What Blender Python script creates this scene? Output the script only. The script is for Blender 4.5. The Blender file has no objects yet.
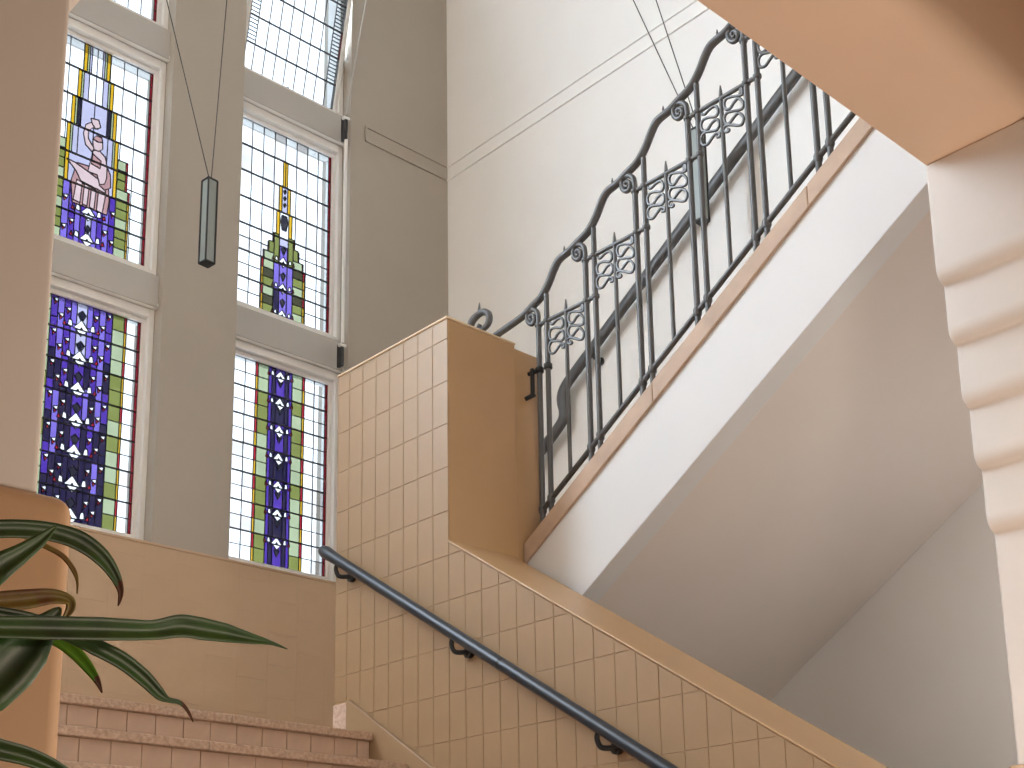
import bpy, bmesh, math, random
from mathutils import Vector, Matrix
from mathutils.geometry import delaunay_2d_cdt

random.seed(7)
S = bpy.context.scene
COL = S.collection
R = math.radians

# ------------------------------------------------------------------ camera
cam_d = bpy.data.cameras.new('camera'); cam = bpy.data.objects.new('camera', cam_d); COL.objects.link(cam)
YAW, PITCH, ROLL = R(43.0112), R(13.1588), R(-0.9657)
fw = Vector((math.sin(YAW)*math.cos(PITCH), math.cos(YAW)*math.cos(PITCH), math.sin(PITCH)))
rt = Vector((math.cos(YAW), -math.sin(YAW), 0)); up = rt.cross(fw)
r2 = rt*math.cos(ROLL) + up*math.sin(ROLL); u2 = -rt*math.sin(ROLL) + up*math.cos(ROLL)
cam.matrix_world = Matrix(((r2.x, u2.x, -fw.x, 0), (r2.y, u2.y, -fw.y, 0), (r2.z, u2.z, -fw.z, 0), (0, 0, 0, 1)))
cam_d.sensor_width = 36; cam_d.lens = 1352.13/1024*36; cam_d.shift_y = (652.92-384)/1024
cam_d.clip_start = 0.05
S.camera = cam

# ------------------------------------------------------------------ sky, lights, exposure
W = bpy.data.worlds.new('overcast_sky'); S.world = W; W.use_nodes = True
bg = W.node_tree.nodes['Background']; bg.inputs[0].default_value = (0.76, 0.88, 1.0, 1); bg.inputs[1].default_value = 18.0
S.view_settings.view_transform = 'Standard'; S.view_settings.look = 'None'
S.view_settings.exposure = 0.0; S.view_settings.gamma = 1.0; S.view_settings.use_curve_mapping = False
S.cycles.max_bounces = 10; S.cycles.diffuse_bounces = 6; S.cycles.transparent_max_bounces = 16
S.cycles.use_denoising = True
S.cycles.sample_clamp_indirect = 6.0

# ------------------------------------------------------------------ materials
def srgb(c):
    return tuple((x/255/12.92 if x/255 <= .04045 else ((x/255+.055)/1.055)**2.4) for x in c) + (1,)
def mat(name, col, rough=.6, var=.06, scale=6, bump=0., bscale=40, metal=0., col2=None, spec=.5):
    m = bpy.data.materials.new(name); m.use_nodes = True; nt = m.node_tree; b = nt.nodes['Principled BSDF']
    b.inputs['Roughness'].default_value = rough; b.inputs['Metallic'].default_value = metal
    b.inputs['Specular IOR Level'].default_value = spec
    c = srgb(col); d = srgb(col2) if col2 else tuple(x*(1-var*2) for x in c[:3]) + (1,)
    tc = nt.nodes.new('ShaderNodeTexCoord'); n = nt.nodes.new('ShaderNodeTexNoise')
    n.inputs['Scale'].default_value = scale; n.inputs['Detail'].default_value = 5
    nt.links.new(tc.outputs['Object'], n.inputs['Vector'])
    rp = nt.nodes.new('ShaderNodeValToRGB'); rp.color_ramp.elements[0].position = .3; rp.color_ramp.elements[1].position = .7
    rp.color_ramp.elements[0].color = c; rp.color_ramp.elements[1].color = d
    nt.links.new(n.outputs['Fac'], rp.inputs[0]); nt.links.new(rp.outputs[0], b.inputs['Base Color'])
    if bump:
        n2 = nt.nodes.new('ShaderNodeTexNoise'); n2.inputs['Scale'].default_value = bscale; n2.inputs['Detail'].default_value = 4
        nt.links.new(tc.outputs['Object'], n2.inputs['Vector'])
        bp = nt.nodes.new('ShaderNodeBump'); bp.inputs['Strength'].default_value = bump; bp.inputs['Distance'].default_value = .01
        nt.links.new(n2.outputs['Fac'], bp.inputs['Height']); nt.links.new(bp.outputs[0], b.inputs['Normal'])
    return m
M = dict(
    white=mat('white_wall_paint', (245, 245, 244), .75, .012, 3, .05, 60),
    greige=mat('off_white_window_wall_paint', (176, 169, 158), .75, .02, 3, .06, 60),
    portal=mat('cream_portal_plaster', (228, 220, 212), .7, .02, 5, .16, 9),
    tan=mat('tan_gloss_paint', (182, 148, 107), .38, .03, 4, .03, 30),
    tile=mat('tan_painted_tile', (164, 136, 104), .40, .03, 9, .05, 22),
    grout=mat('tan_painted_joint', (176, 142, 104), .6, .03, 9),
    edge=mat('pale_cream_edge_paint', (226, 204, 172), .4, .02, 6),
    dado=mat('dull_tan_dado_paint', (196, 170, 142), .62, .03, 4, .03, 30),
    transom=mat('grey_white_transom_paint', (186, 184, 180), .55, .02, 5),
    pale=mat('pale_stone_landing', (238, 224, 206), .5, .05, 12),
    peach=mat('peach_beam_paint', (240, 212, 186), .7, .02, 4, .06, 12),
    beige=mat('beige_upper_paint', (196, 180, 164), .8, .1, 8),
    timber=mat('beige_ceiling_paint', (190, 176, 160), .7, .15, 5),
    plinth=mat('orange_tan_plinth_paint', (206, 168, 130), .45, .03, 4, .03, 20),
    stringer=mat('white_stringer_plaster', (216, 216, 216), .6, .01, 3, .04, 40),
    soffit=mat('white_soffit_plaster', (222, 214, 207), .8, .02, 2, .03, 40),
    cap=mat('tan_stringer_cap', (192, 166, 144), .6, .1, 8, .06, 60),
    iron=mat('dark_grey_iron_paint', (88, 89, 91), .36, .05, 30, .05, 120, .1),
    black=mat('black_iron_paint', (26, 27, 30), .4, .1, 20),
    railblue=mat('blue_black_handrail_paint', (42, 49, 60), .36, .08, 30, .03, 80, .1),
    frame=mat('white_window_paint', (238, 238, 236), .4, .01, 8),
    lead=mat('lead_came', (38, 38, 42), .5, .1, 30, metal=.3),
    stone=mat('speckled_stone_tread', (204, 180, 160), .55, .2, 70, .15, 150, col2=(170, 142, 122)),
    rtile=mat('pinkish_brown_riser_tile', (200, 174, 154), .5, .06, 14),
    rough=mat('rough_pale_stone', (224, 200, 184), .8, .2, 60, .5, 60, col2=(196, 166, 148)),
    floor=mat('brown_floor_tile', (150, 112, 84), .5, .1, 6),
    hall=mat('warm_hall_wall_paint', (214, 184, 150), .7, .02, 4),
    leaf=mat('glossy_dark_green_leaf', (60, 104, 36), .36, .25, 20, col2=(30, 62, 26), spec=.8),
    leaf2=mat('bright_green_leaf', (112, 160, 40), .35, .2, 20, col2=(70, 126, 30)),
    leafy=mat('yellowing_leaf', (150, 150, 50), .4, .2, 25, col2=(120, 72, 38)),
    leafb=mat('dry_brown_leaf_tip', (110, 66, 42), .6, .2, 30),
    bark=mat('grey_brown_stem', (120, 98, 74), .8, .2, 30, .3, 40),
    pot=mat('dark_ceramic_pot', (70, 66, 62), .4, .1, 10),
    soil=mat('dark_soil', (50, 38, 30), .9, .2, 40, .5, 60),
    milk=mat('grey_milky_lantern_glass', (140, 148, 144), .3, .02, 5),
    brass=mat('white_plaster_cord', (230, 228, 222), .5, .02, 8),
)
def glass(name, col, gl=.05, dens=.072):
    """stained glass: light passes through, tinted"""
    m = bpy.data.materials.new(name); m.use_nodes = True; nt = m.node_tree; nt.nodes.clear()
    o = nt.nodes.new('ShaderNodeOutputMaterial'); mx = nt.nodes.new('ShaderNodeMixShader'); t = nt.nodes.new('ShaderNodeBsdfTransparent')
    g = nt.nodes.new('ShaderNodeBsdfGlossy'); g.inputs['Roughness'].default_value = .15; g.inputs['Color'].default_value = (.8, .8, .8, 1)
    tc = nt.nodes.new('ShaderNodeTexCoord'); n = nt.nodes.new('ShaderNodeTexNoise'); n.inputs['Scale'].default_value = 7
    nt.links.new(tc.outputs['Object'], n.inputs['Vector'])
    rp = nt.nodes.new('ShaderNodeValToRGB'); c = tuple(x*dens for x in srgb(col)[:3])
    rp.color_ramp.elements[0].color = tuple(x*.75 for x in c[:3]) + (1,); rp.color_ramp.elements[1].color = tuple(min(1, x*1.2) for x in c[:3]) + (1,)
    nt.links.new(n.outputs['Fac'], rp.inputs[0]); nt.links.new(rp.outputs[0], t.inputs['Color'])
    mx.inputs[0].default_value = gl
    nt.links.new(t.outputs[0], mx.inputs[1]); nt.links.new(g.outputs[0], mx.inputs[2]); nt.links.new(mx.outputs[0], o.inputs[0])
    return m
G = dict(
    clear=glass('clear_glass', (236, 236, 236), dens=.145), clear2=glass('pale_grey_glass', (240, 232, 228), dens=.088),
    opal=glass('white_opal_glass', (240, 240, 244), dens=.12), lav=glass('lavender_glass', (206, 200, 226)),
    green=glass('pale_green_glass', (188, 198, 158)), olive=glass('olive_green_glass', (138, 144, 74)), dkolive=glass('dark_olive_glass', (66, 66, 42)),
    yellow=glass('golden_yellow_glass', (238, 186, 40)), red=glass('red_glass', (206, 34, 56)),
    purple=glass('violet_glass', (84, 52, 168)), lilac=glass('light_violet_glass', (136, 114, 214)), dark=glass('dark_indigo_glass', (30, 24, 66)),
    navy=glass('blue_black_glass', (36, 36, 54)), pink=glass('pale_pink_glass', (232, 200, 200)), rose=glass('brown_pink_glass', (196, 148, 148)),
)

# ------------------------------------------------------------------ mesh helpers
def mesh_obj(name, verts, faces, m, parent=None, smooth=None, bevel=0, segs=2):
    me = bpy.data.meshes.new(name); me.from_pydata([tuple(v) for v in verts], [], faces)
    bm = bmesh.new(); bm.from_mesh(me); bmesh.ops.recalc_face_normals(bm, faces=bm.faces)
    if bevel:
        ed = [e for e in bm.edges if len(e.link_faces) == 2 and e.calc_face_angle(0) > .6]
        bmesh.ops.bevel(bm, geom=ed, offset=bevel, segments=segs, profile=.5, affect='EDGES', clamp_overlap=True)
    bm.to_mesh(me); bm.free()
    me.materials.append(m)
    if smooth is not None:
        for p in me.polygons: p.use_smooth = True
        me.set_sharp_from_angle(angle=R(smooth))
    o = bpy.data.objects.new(name, me); COL.objects.link(o)
    if parent: o.parent = parent
    return o
class MB:
    """collects simple solids into one mesh"""
    def __init__(s): s.v = []; s.f = []
    def add(s, v, f):
        k = len(s.v); s.v += [tuple(x) for x in v]; s.f += [tuple(i+k for i in q) for q in f]; return s
    def box(s, lo, hi):
        x0, y0, z0 = lo; x1, y1, z1 = hi
        return s.add([(x0,y0,z0),(x1,y0,z0),(x1,y1,z0),(x0,y1,z0),(x0,y0,z1),(x1,y0,z1),(x1,y1,z1),(x0,y1,z1)],
                     [(0,3,2,1),(4,5,6,7),(0,1,5,4),(1,2,6,5),(2,3,7,6),(3,0,4,7)])
    def prism(s, poly, a, b, axis='x'):
        """poly: 2D points; extruded along axis from a to b. x: (y,z)  y: (x,z)  z: (x,y)"""
        def p(q, t): return {'x': (t, q[0], q[1]), 'y': (q[0], t, q[1]), 'z': (q[0], q[1], t)}[axis]
        n = len(poly)
        return s.add([p(q, a) for q in poly] + [p(q, b) for q in poly],
                     [tuple(range(n-1, -1, -1)), tuple(range(n, 2*n))] + [(i, (i+1) % n, n+(i+1) % n, n+i) for i in range(n)])
    def tube(s, pts, rad, n=8, flat=1.0, side=None):
        """swept tube; rad number or list; flat scales the second axis; side: fixed binormal (for flat bars)"""
        P = [Vector(p) for p in pts]; k0 = len(s.v); N = len(P)
        rr = rad if isinstance(rad, (list, tuple)) else [rad]*N
        b = Vector(side) if side else None; prev = None
        for i, p in enumerate(P):
            t = (P[min(i+1, N-1)] - P[max(i-1, 0)]).normalized()
            if b is not None: bn = b; nn = bn.cross(t).normalized()
            else:
                if prev is None: a = Vector((0, 0, 1)) if abs(t.z) < .9 else Vector((1, 0, 0)); nn = t.cross(a).normalized()
                else: nn = (prev - t*prev.dot(t)).normalized()
                prev = nn; bn = t.cross(nn)
            for j in range(n):
                a = 2*math.pi*(j+.5)/n
                s.v.append(tuple(p + nn*math.cos(a)*rr[i] + bn*math.sin(a)*rr[i]*flat))
        for i in range(N-1):
            for j in range(n):
                s.f.append((k0+i*n+j, k0+i*n+(j+1) % n, k0+(i+1)*n+(j+1) % n, k0+(i+1)*n+j))
        s.f.append(tuple(k0+j for j in range(n-1, -1, -1))); s.f.append(tuple(k0+(N-1)*n+j for j in range(n)))
        return s
    def lathe(s, prof, c, n=16):
        """prof: (radius, z) pairs from bottom to top, around a vertical axis at c"""
        k0 = len(s.v); m = len(prof)
        for r, z in prof:
            for j in range(n):
                a = 2*math.pi*j/n; s.v.append((c[0]+r*math.cos(a), c[1]+r*math.sin(a), c[2]+z))
        for i in range(m-1):
            for j in range(n): s.f.append((k0+i*n+j, k0+i*n+(j+1) % n, k0+(i+1)*n+(j+1) % n, k0+(i+1)*n+j))
        s.f.append(tuple(k0+j for j in range(n-1, -1, -1))); s.f.append(tuple(k0+(m-1)*n+j for j in range(n)))
        return s
    def build(s, name, m, parent=None, smooth=None, bevel=0, segs=2): return mesh_obj(name, s.v, s.f, m, parent, smooth, bevel, segs)
def spline(pts, k=4):
    P = [Vector(p) for p in pts]; out = []
    for i in range(len(P)-1):
        a = P[max(i-1, 0)]; b = P[i]; c = P[i+1]; d = P[min(i+2, len(P)-1)]
        for j in range(k):
            t = j/k; out.append(.5*((2*b) + (c-a)*t + (2*a-5*b+4*c-d)*t*t + (3*b-a-3*c+d)*t**3))
    out.append(P[-1]); return out
def tag(o, label, cat=None, group=None, kind=None):
    o['label'] = label
    if cat: o['category'] = cat
    if group: o['group'] = group
    if kind: o['kind'] = kind
    return o
def empty(name, loc=(0, 0, 0)):
    o = bpy.data.objects.new(name, None); COL.objects.link(o); o.location = loc; o.empty_display_size = .1; return o

# ------------------------------------------------------------------ main dimensions (metres, eye level z = 0)
FL = -1.642          # hall floor
XT = 3.60            # tiled face of the parapet between the flights
YW = 6.847           # inner face of the window wall
XR = 5.814           # right wall
RISE, RUN = .167, .248
YP0, YP1 = 1.43, 1.793   # portal wall, near and far face
LAND = 1.03
SL = .65             # slope of the upper flight
ZSOF = 2.335         # portal soffit
YG = 6.995           # plane of the leaded glass
UPF = 3.35           # upper floor

# ------------------------------------------------------------------ setting: walls
# window wall with openings
cols = [1.76, 3.13, 4.50]; OW = .43
rows = [(2.42, 3.925), (4.135, 5.64), (5.85, 7.355)]
w = MB()
xe = [1.07] + sum([[c-OW, c+OW] for c in cols], []) + [XR]
TOP = 8.6; tb = []
for i in range(0, len(xe), 2): w.box((xe[i], YW, FL), (xe[i+1], YW+.34, TOP))
for c in cols:
    w.box((c-OW, YW, FL), (c+OW, YW+.34, rows[0][0]))
    w.box((c-OW, YW, rows[2][1]), (c+OW, YW+.34, TOP))
    for a, b in ((rows[0][1], rows[1][0]), (rows[1][1], rows[2][0])):
        tb.append(((c-OW, YW+.05, a), (c+OW, YW+.34, b)))
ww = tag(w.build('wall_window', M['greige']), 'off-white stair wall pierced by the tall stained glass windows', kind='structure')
for a, b in tb: MB().box(a, b).build('transom', M['transom'], ww, bevel=.006)
# tan dado of tiles under the windows, vertical tiles in half-offset columns
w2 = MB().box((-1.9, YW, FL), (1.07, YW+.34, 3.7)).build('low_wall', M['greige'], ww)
dd = MB().box((-1.9, YW-.012, LAND), (XR, YW, rows[0][0])).build('dado_board', M['dado'], ww)
zj = 1.818
TW = .2094
def tile_mesh(name, poly, x, t, inset, axis, m):
    """bevelled tile: back polygon on the wall, smaller front polygon proud of it"""
    cx = sum(p[0] for p in poly)/len(poly); cz = sum(p[1] for p in poly)/len(poly)
    n = len(poly)
    # inset each edge
    inn = []
    for i in range(n):
        p0, p1, p2 = Vector(poly[i-1]), Vector(poly[i]), Vector(poly[(i+1) % n])
        d1 = (p1-p0); d2 = (p2-p1)
        if d1.length < 1e-6 or d2.length < 1e-6: inn.append(tuple(p1)); continue
        d1.normalize(); d2.normalize()
        n1 = Vector((-d1.y, d1.x)); n2 = Vector((-d2.y, d2.x))
        if n1.dot(Vector((cx, cz))-p1) < 0: n1 = -n1
        if n2.dot(Vector((cx, cz))-p1) < 0: n2 = -n2
        den = 1+n1.dot(n2)
        inn.append(tuple(p1 + (n1+n2)*(inset/max(den, .3))))
    def P(q, d): return (x-d, q[0], q[1]) if axis == 'x' else (q[0], x-d, q[1])
    v = [P(q, 0) for q in poly] + [P(q, t*.6) for q in poly] + [P(q, t) for q in inn]
    f = [tuple(range(2*n, 3*n))]
    for k in range(2): f += [(k*n+i, k*n+(i+1) % n, (k+1)*n+(i+1) % n, (k+1)*n+i) for i in range(n)]
    return v, f
def clip(poly, a, b, c):
    """keep a*x + b*y <= c"""
    out = []
    for i in range(len(poly)):
        p, q = poly[i], poly[(i+1) % len(poly)]; dp = a*p[0]+b*p[1]-c; dq = a*q[0]+b*q[1]-c
        if dp <= 0: out.append(p)
        if dp*dq < 0: t = dp/(dp-dq); out.append((p[0]+(q[0]-p[0])*t, p[1]+(q[1]-p[1])*t))
    return out
def area(p): return abs(sum(p[i][0]*p[(i+1) % len(p)][1]-p[(i+1) % len(p)][0]*p[i][1] for i in range(len(p))))/2
cache = {}
def add_tile(name, poly, x, t, inset, axis, m, parent):
    c0 = (poly[0][0], poly[0][1]); key = (axis, round(t, 4), m.name) + tuple((round(p[0]-c0[0], 4), round(p[1]-c0[1], 4)) for p in poly)
    if key not in cache:
        v, f = tile_mesh(name, [(p[0]-c0[0], p[1]-c0[1]) for p in poly], 0, t, inset, axis, m)
        o = mesh_obj(name, v, f, m, parent); cache[key] = o.data
    else:
        o = bpy.data.objects.new(name, cache[key]); COL.objects.link(o); o.parent = parent
    o.location = (x, c0[0], c0[1]) if axis == 'x' else (c0[0], x, c0[1])
    return o
g = .0004
k = 0; x = 1.0
while x < XR-.02:
    x1 = min(x+TW, XR-.001); z = zj - (.10175 if k % 2 else 0) - .2035*4
    while z < rows[0][0]:
        a, b = max(z, LAND), min(z+.2035, rows[0][0]-.012)
        if b-a > .02: add_tile('tile', [(x, a+g), (x1, a+g), (x1, b-g), (x, b-g)], YW-.012, .0012, .0006, 'y', M['dado'], ww)
        z += .2035
    x = x1; k += 1
MB().box((-1.9, YW-.02, rows[0][0]-.012), (XR, YW+.12, rows[0][0]+.004)).build('window_sill', M['dado'], ww, bevel=.004)

# right wall, its double moulding
wr = tag(MB().box((XR, YP0, FL), (XR+.3, YW+.34, TOP)).build('wall_right', M['white']), 'bright white plaster wall behind the iron balustrade', kind='structure')
tr = MB(); t2 = MB()
for z0, z1, d in ((5.695, 5.712, .012), (5.806, 5.818, .010)):
    tr.box((XR-d, YP1, z0), (XR, YW, z1)); t2.box((5.053, YW-d, z0), (XR-d, YW, z1))
t2.box((5.053, YW-.012, 5.695), (5.068, YW, 5.818))
tag(tr.build('trim_1', M['white'], bevel=.003), 'thin double white moulding along the right wall', kind='structure')
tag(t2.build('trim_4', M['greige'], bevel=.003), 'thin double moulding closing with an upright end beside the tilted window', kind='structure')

# landing slab, hall floor, far ceiling
tag(MB().box((-1.9, 4.96, LAND-.22), (XR, YW, LAND)).build('floor_landing', M['pale']), 'stone half landing floor under the stained glass windows', kind='structure')
tag(MB().box((-6.2, -6.2, FL-.1), (7.2, YW+.34, FL)).build('floor', M['floor']), 'brown tiled hall floor at the foot of the stairs', kind='structure')
tag(MB().box((-1.9, YP0, TOP), (XR+.3, YW+.34, TOP+.15)).build('ceiling', M['timber']), 'beige ceiling high over the stairwell', kind='structure')

# the hall in front of the opening and the closed upper storey above it
tag(MB().box((-6, -6, UPF-.02), (7, YP0, UPF+.2)).build('ceiling_hall', M['hall']), 'warm hall ceiling behind the overhead beam', kind='structure')
tag(MB().box((-6.2, -6.2, FL), (7.2, -6, UPF+.2)).build('wall_back', M['hall']), 'warm painted back wall of the hall', kind='structure')
tag(MB().box((-6.2, -6, FL), (-6, YP1, UPF+.2)).build('wall_hall_left', M['hall']), 'warm painted left wall of the hall', kind='structure')
tag(MB().box((7, -6, FL), (7.2, YP1, UPF+.2)).build('wall_hall_right', M['hall']), 'warm painted right wall of the hall', kind='structure')
tag(MB().box((-6.2, YP0, FL), (-1.9, YP1, UPF+.2)).box((XR, YP0, FL), (7.2, YP0+.2, UPF)).build('wall_front', M['hall']), 'warm hall wall flanking the stair opening', kind='structure')
tag(MB().box((-1.9, YP0, UPF), (XR, YP1, TOP)).build('wall_upper', M['beige']), 'beige upper storey wall above the overhead beam', kind='structure')

tag(MB().box((-2.2, YP1, FL), (-1.9, YW+.34, TOP)).build('wall_left', M['beige']), 'beige left wall of the stairwell', kind='structure')
def fill_lamp(loc, label, power, tint=(1, .82, .64, 1), r=.16, top=None):  # glowing globe hung out of view to light nearby surfaces
    t = tag(empty('unseen_fill_lamp', loc), label, 'lamp', 'unseen globe fill lamps')
    e = bpy.data.materials.new('lit_opal_globe'); e.use_nodes = True; b = e.node_tree.nodes['Principled BSDF']
    b.inputs['Emission Color'].default_value = tint; b.inputs['Emission Strength'].default_value = power
    MB().lathe([(r*a, r*b) for a, b in ((.12, -1), (.56, -.84), (.87, -.5), (1, 0), (.87, .5), (.56, .84), (.25, .97))], (0, 0, 0), 20).build('globe', e, t, smooth=60)
    MB().tube([(0, 0, r), (0, 0, (top or UPF-.02)-loc[2])], .01, 8).build('stem', M['black'], t)
    MB().lathe([(.045, r*.94), (.05, r*.94+.02), (.02, r*.94+.05)], (0, 0, 0), 12).build('fitting', M['black'], t, smooth=40)
fill_lamp((1.6, -1.1, .6), 'unseen opal fill lamp hung in the middle of the hall', 25)  # unseen, placed for warm light on left pier, tiles and dado
fill_lamp((2.4, .55, .0), 'unseen opal fill lamp added low beside the foot of the stairs', 100, (1, .88, .75, 1))  # unseen, added to brighten the beam soffit from below
fill_lamp((5.1, 1.97, 1.45), 'small unseen fill lamp added under the upper flight behind the right pier', 27, (1, .96, .92, 1), .11, 2.80)  # unseen, added to lift the soffit and wall under the flight

# ------------------------------------------------------------------ portal: two corbelled piers and a beam
PR = [(3.600, 1.213), (3.562, 1.398), (3.523, 1.579), (3.486, 1.767), (3.444, 1.945)]
XTOPC = 3.405
def corbel_profile(sign, x0, xend):
    """stepped corbels with rounded undersides, bottom to top; sign -1 projects to -x"""
    pts = [(x0, FL)]; steps = [p[0] for p in PR] + [XTOPC]
    for i, (xp, z) in enumerate(PR):
        d = steps[0]-steps[i]; d2 = steps[0]-steps[i+1]; r = .048
        for a in range(7):
            t = a/6*math.pi/2
            pts.append((x0 + sign*(d + (d2-d)*math.sin(t)), z + r*(1-math.cos(t))))
    pts.append((x0 + sign*(steps[0]-XTOPC), ZSOF)); pts += [(xend, ZSOF), (xend, FL)]
    return pts
pierR = MB().prism(corbel_profile(-1, XT, XR), YP0, YP1, 'y').build('wall_portal_right', M['portal'], smooth=40, bevel=.010, segs=3)
tag(pierR, 'pale cream corbelled pier at the right edge of the opening', kind='structure')
XL = .602
pierL = MB().prism(corbel_profile(1, XL, -1.9), YP0, YP1, 'y').build('wall_portal_left', M['portal'], smooth=40, bevel=.016, segs=4)
tag(pierL, 'pinkish plaster pier at the left edge, beside the plant', kind='structure')
def plinth(x0, x1, nm, lab):
    tag(MB().box((x0, YP0-.02, FL), (x1, YP1+.03, .535)).build(nm, M['plinth'], bevel=.022, segs=5, smooth=40), lab, kind='structure')
plinth(-1.9, XL+.038, 'trim_2', 'rounded orange-tan plinth of the left pier behind the leaves')
plinth(XT-.02, 3.9, 'trim_3', 'rounded orange-tan plinth top at the foot of the right pier')
bm_ = MB().prism([(YP0, 2.42), (YP0+.012, 2.375), (YP0+.04, 2.345), (YP0+.08, ZSOF), (YP1, ZSOF), (YP1, UPF), (YP0, UPF)], -1.9, XR, 'x')
tag(bm_.build('wall_portal_beam', M['peach'], smooth=40, bevel=.006), 'cream plaster beam crossing the upper right corner overhead', kind='structure')

# ------------------------------------------------------------------ tiled parapet between the flights
YB0, YB1 = 4.244, 5.073      # block near and far end
ZBT = 2.845
CS = .6446
def zc(y): return 1.805 + CS*(y-YB0)
XB = 3.975                   # inner face of the sloping part
par = MB()
par.prism([(YB1, LAND-.3), (YB1, ZBT), (YB0, ZBT), (YB0, LAND-.3)], XT, 4.01, 'x')
par.prism([(YB0, LAND-1.2), (YB0, zc(YB0)-.012), (YP1, zc(YP1)-.012), (YP1, FL), (YB0, FL)], XT, XB, 'x')
par.prism([(YB1, LAND-.3), (YB1, ZBT-.012), (YB0+.006, ZBT-.012), (YB0+.006, LAND-.3)], 4.008, 4.172, 'x')
wp = tag(par.build('wall_parapet', M['tan'], bevel=.006), 'tan tiled parapet wall dividing the two flights of stairs', kind='structure')
cop = MB().prism([(YB0, zc(YB0)-.012), (YB0, zc(YB0)), (YP1, zc(YP1)), (YP1, zc(YP1)-.012)], XT-.011, XB+.004, 'x').build('coping', M['tan'], wp, bevel=.005)
MB().box((XT-.010, YB0-.004, ZBT), (4.012, YB1+.004, ZBT+.010)).build('top_slab', M['edge'], wp, bevel=.003)
# tiles
ty, tz = .1047, .2023
y = YB0; ncol = 0
def skirt_top(y): return min(1.12 + .635*(y-4.80), 1.21)
cols_y = [YB0 + i*ty for i in range(-24, 8)]
gj = .0008
for yc in cols_y:
    inblock = yc >= YB0-1e-6
    y0, y1 = yc+gj, min(yc+ty, YB1)-gj
    for r in range(-4, 12):
        z0 = 2.7470-(r+1)*tz; z1 = z0+tz
        if r == -1: pass
        poly = [(y0, z0+gj), (y1, z0+gj), (y1, z1-gj), (y0, z1-gj)]
        if inblock: poly = clip(poly, 0, 1, ZBT-.001)
        else: poly = clip(poly, -CS, 1, zc(0)-.014) if poly else poly
        sk = -(1.12-.635*4.80)
        if poly and y0 < 4.93: poly = clip(poly, .635, -1, sk)
        elif poly: poly = clip(poly, 0, -1, -1.212)
        if len(poly) < 3 or area(poly) < .00025: continue
        add_tile('tile', poly, XT, 0.0030+random.choice((0, 0, .0004, .0008)), .0016, 'x', M['tile'], wp)
# skirting on the stair side
sk = MB().prism([(4.955, 1.0), (4.955, 1.205), (4.94, 1.209), (4.80, 1.12), (2.2, 1.12-.635*2.6), (2.2, 1.12-.635*2.6-.30), (4.60, .80)], XT-.022, XT, 'x')
sk.build('stair_skirting', M['tile'], wp, bevel=.004)
MB().prism([(YB1-.002, LAND), (YB1-.002, 1.203), (4.957, 1.203), (4.957, LAND)], XT-.012, XT, 'x').build('rough_corner_stone', M['rough'], wp, bevel=.006)

# ------------------------------------------------------------------ lower flight
st = tag(empty('lower_stair_flight', (2.1, 4.74, FL)), 'lower flight of stone steps with brown tiled risers below the landing', 'stairs')
st_off = Vector((2.1, 4.74, FL))
def under(o, root):
    o.parent = root; o.matrix_parent_inverse = Matrix.Translation(root.location).inverted(); return o
SX0, SX1 = .66, 3.576
slabs = {0: [SX0, 1.5, 2.86, SX1], 1: [SX0, 1.45, 2.615, SX1-.0], 2: [SX0, 1.3, 2.40, SX1]}
for i in range(16):
    yn = 4.742-i*RUN; zt = LAND-i*RISE
    br = slabs.get(i, [SX0, 2.1, SX1])
    rz = MB().box((SX0, yn+.032, zt-RISE-.0), (SX1, yn+RUN+.12, zt-.036)).build('riser', M['grout'], None); under(rz, st)
    for a, b in zip(br, br[1:]):
        under(MB().box((a+.0012, yn, zt-.036), (b-.0012, yn+RUN+.05, zt)).build('tread', M['stone'], None, bevel=.005), st)
    if i < 4:
        x = 3.508 if i % 2 == 0 else 3.447
        xs = [SX1]
        while x > 1.2: xs.append(x); x -= .1218
        for a, b in zip(xs[1:], xs):
            o = add_tile('tile', [(a+.0012, zt-RISE+.002), (b-.0012, zt-RISE+.002), (b-.0012, zt-.038), (a+.0012, zt-.038)], yn+.032, .005, .0015, 'y', M['rtile'], None)
            o.parent = rz

# lower handrail
hr = tag(empty('stair_handrail', (3.53, 4.0, .9)), 'blue-black round handrail sloping across the tan tiled parapet', 'handrail')
def hz(y): return 1.935 + .6215*(y-5.068)
def part(mb, name, m, root, **k): return under(mb.build(name, m, None, **k), root)
pts = [(3.53, 1.85, hz(1.85))] + [(3.53, y, hz(y)) for y in (2.6, 3.3, 3.84)]
part(MB().tube(pts, .0265, 16), 'rail_section', M['railblue'], hr, smooth=50)
pts = [(3.53, y, hz(y)) for y in (3.85, 4.5, 4.95, 5.02, 5.06, 5.085, 5.10)]
part(MB().tube(pts, [.0262, .0262, .0265, .0295, .032, .026, .010], 16), 'rail_section', M['railblue'], hr, smooth=50)
part(MB().tube([(3.53, 3.838, hz(3.838)), (3.53, 3.852, hz(3.852))], .0245, 16), 'rail_joint', M['black'], hr)
for yb in (4.931, 4.105, 3.294, 2.45):
    zb = hz(yb)
    b = part(MB().tube(spline([(3.53, yb+.036, hz(yb+.036)-.02), (3.53, yb+.046, hz(yb+.036)-.045), (3.54, yb+.034, zb-.056), (3.575, yb, zb-.058), (3.60, yb, zb-.058)], 5), .0105, 8), 'bracket', M['black'], hr, smooth=50)
    r = MB().tube([(3.596, yb, zb-.058), (3.576, yb, zb-.058)], .025, 14).build('wall_rose', M['black'], None, smooth=40)
    r.parent = b

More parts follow.
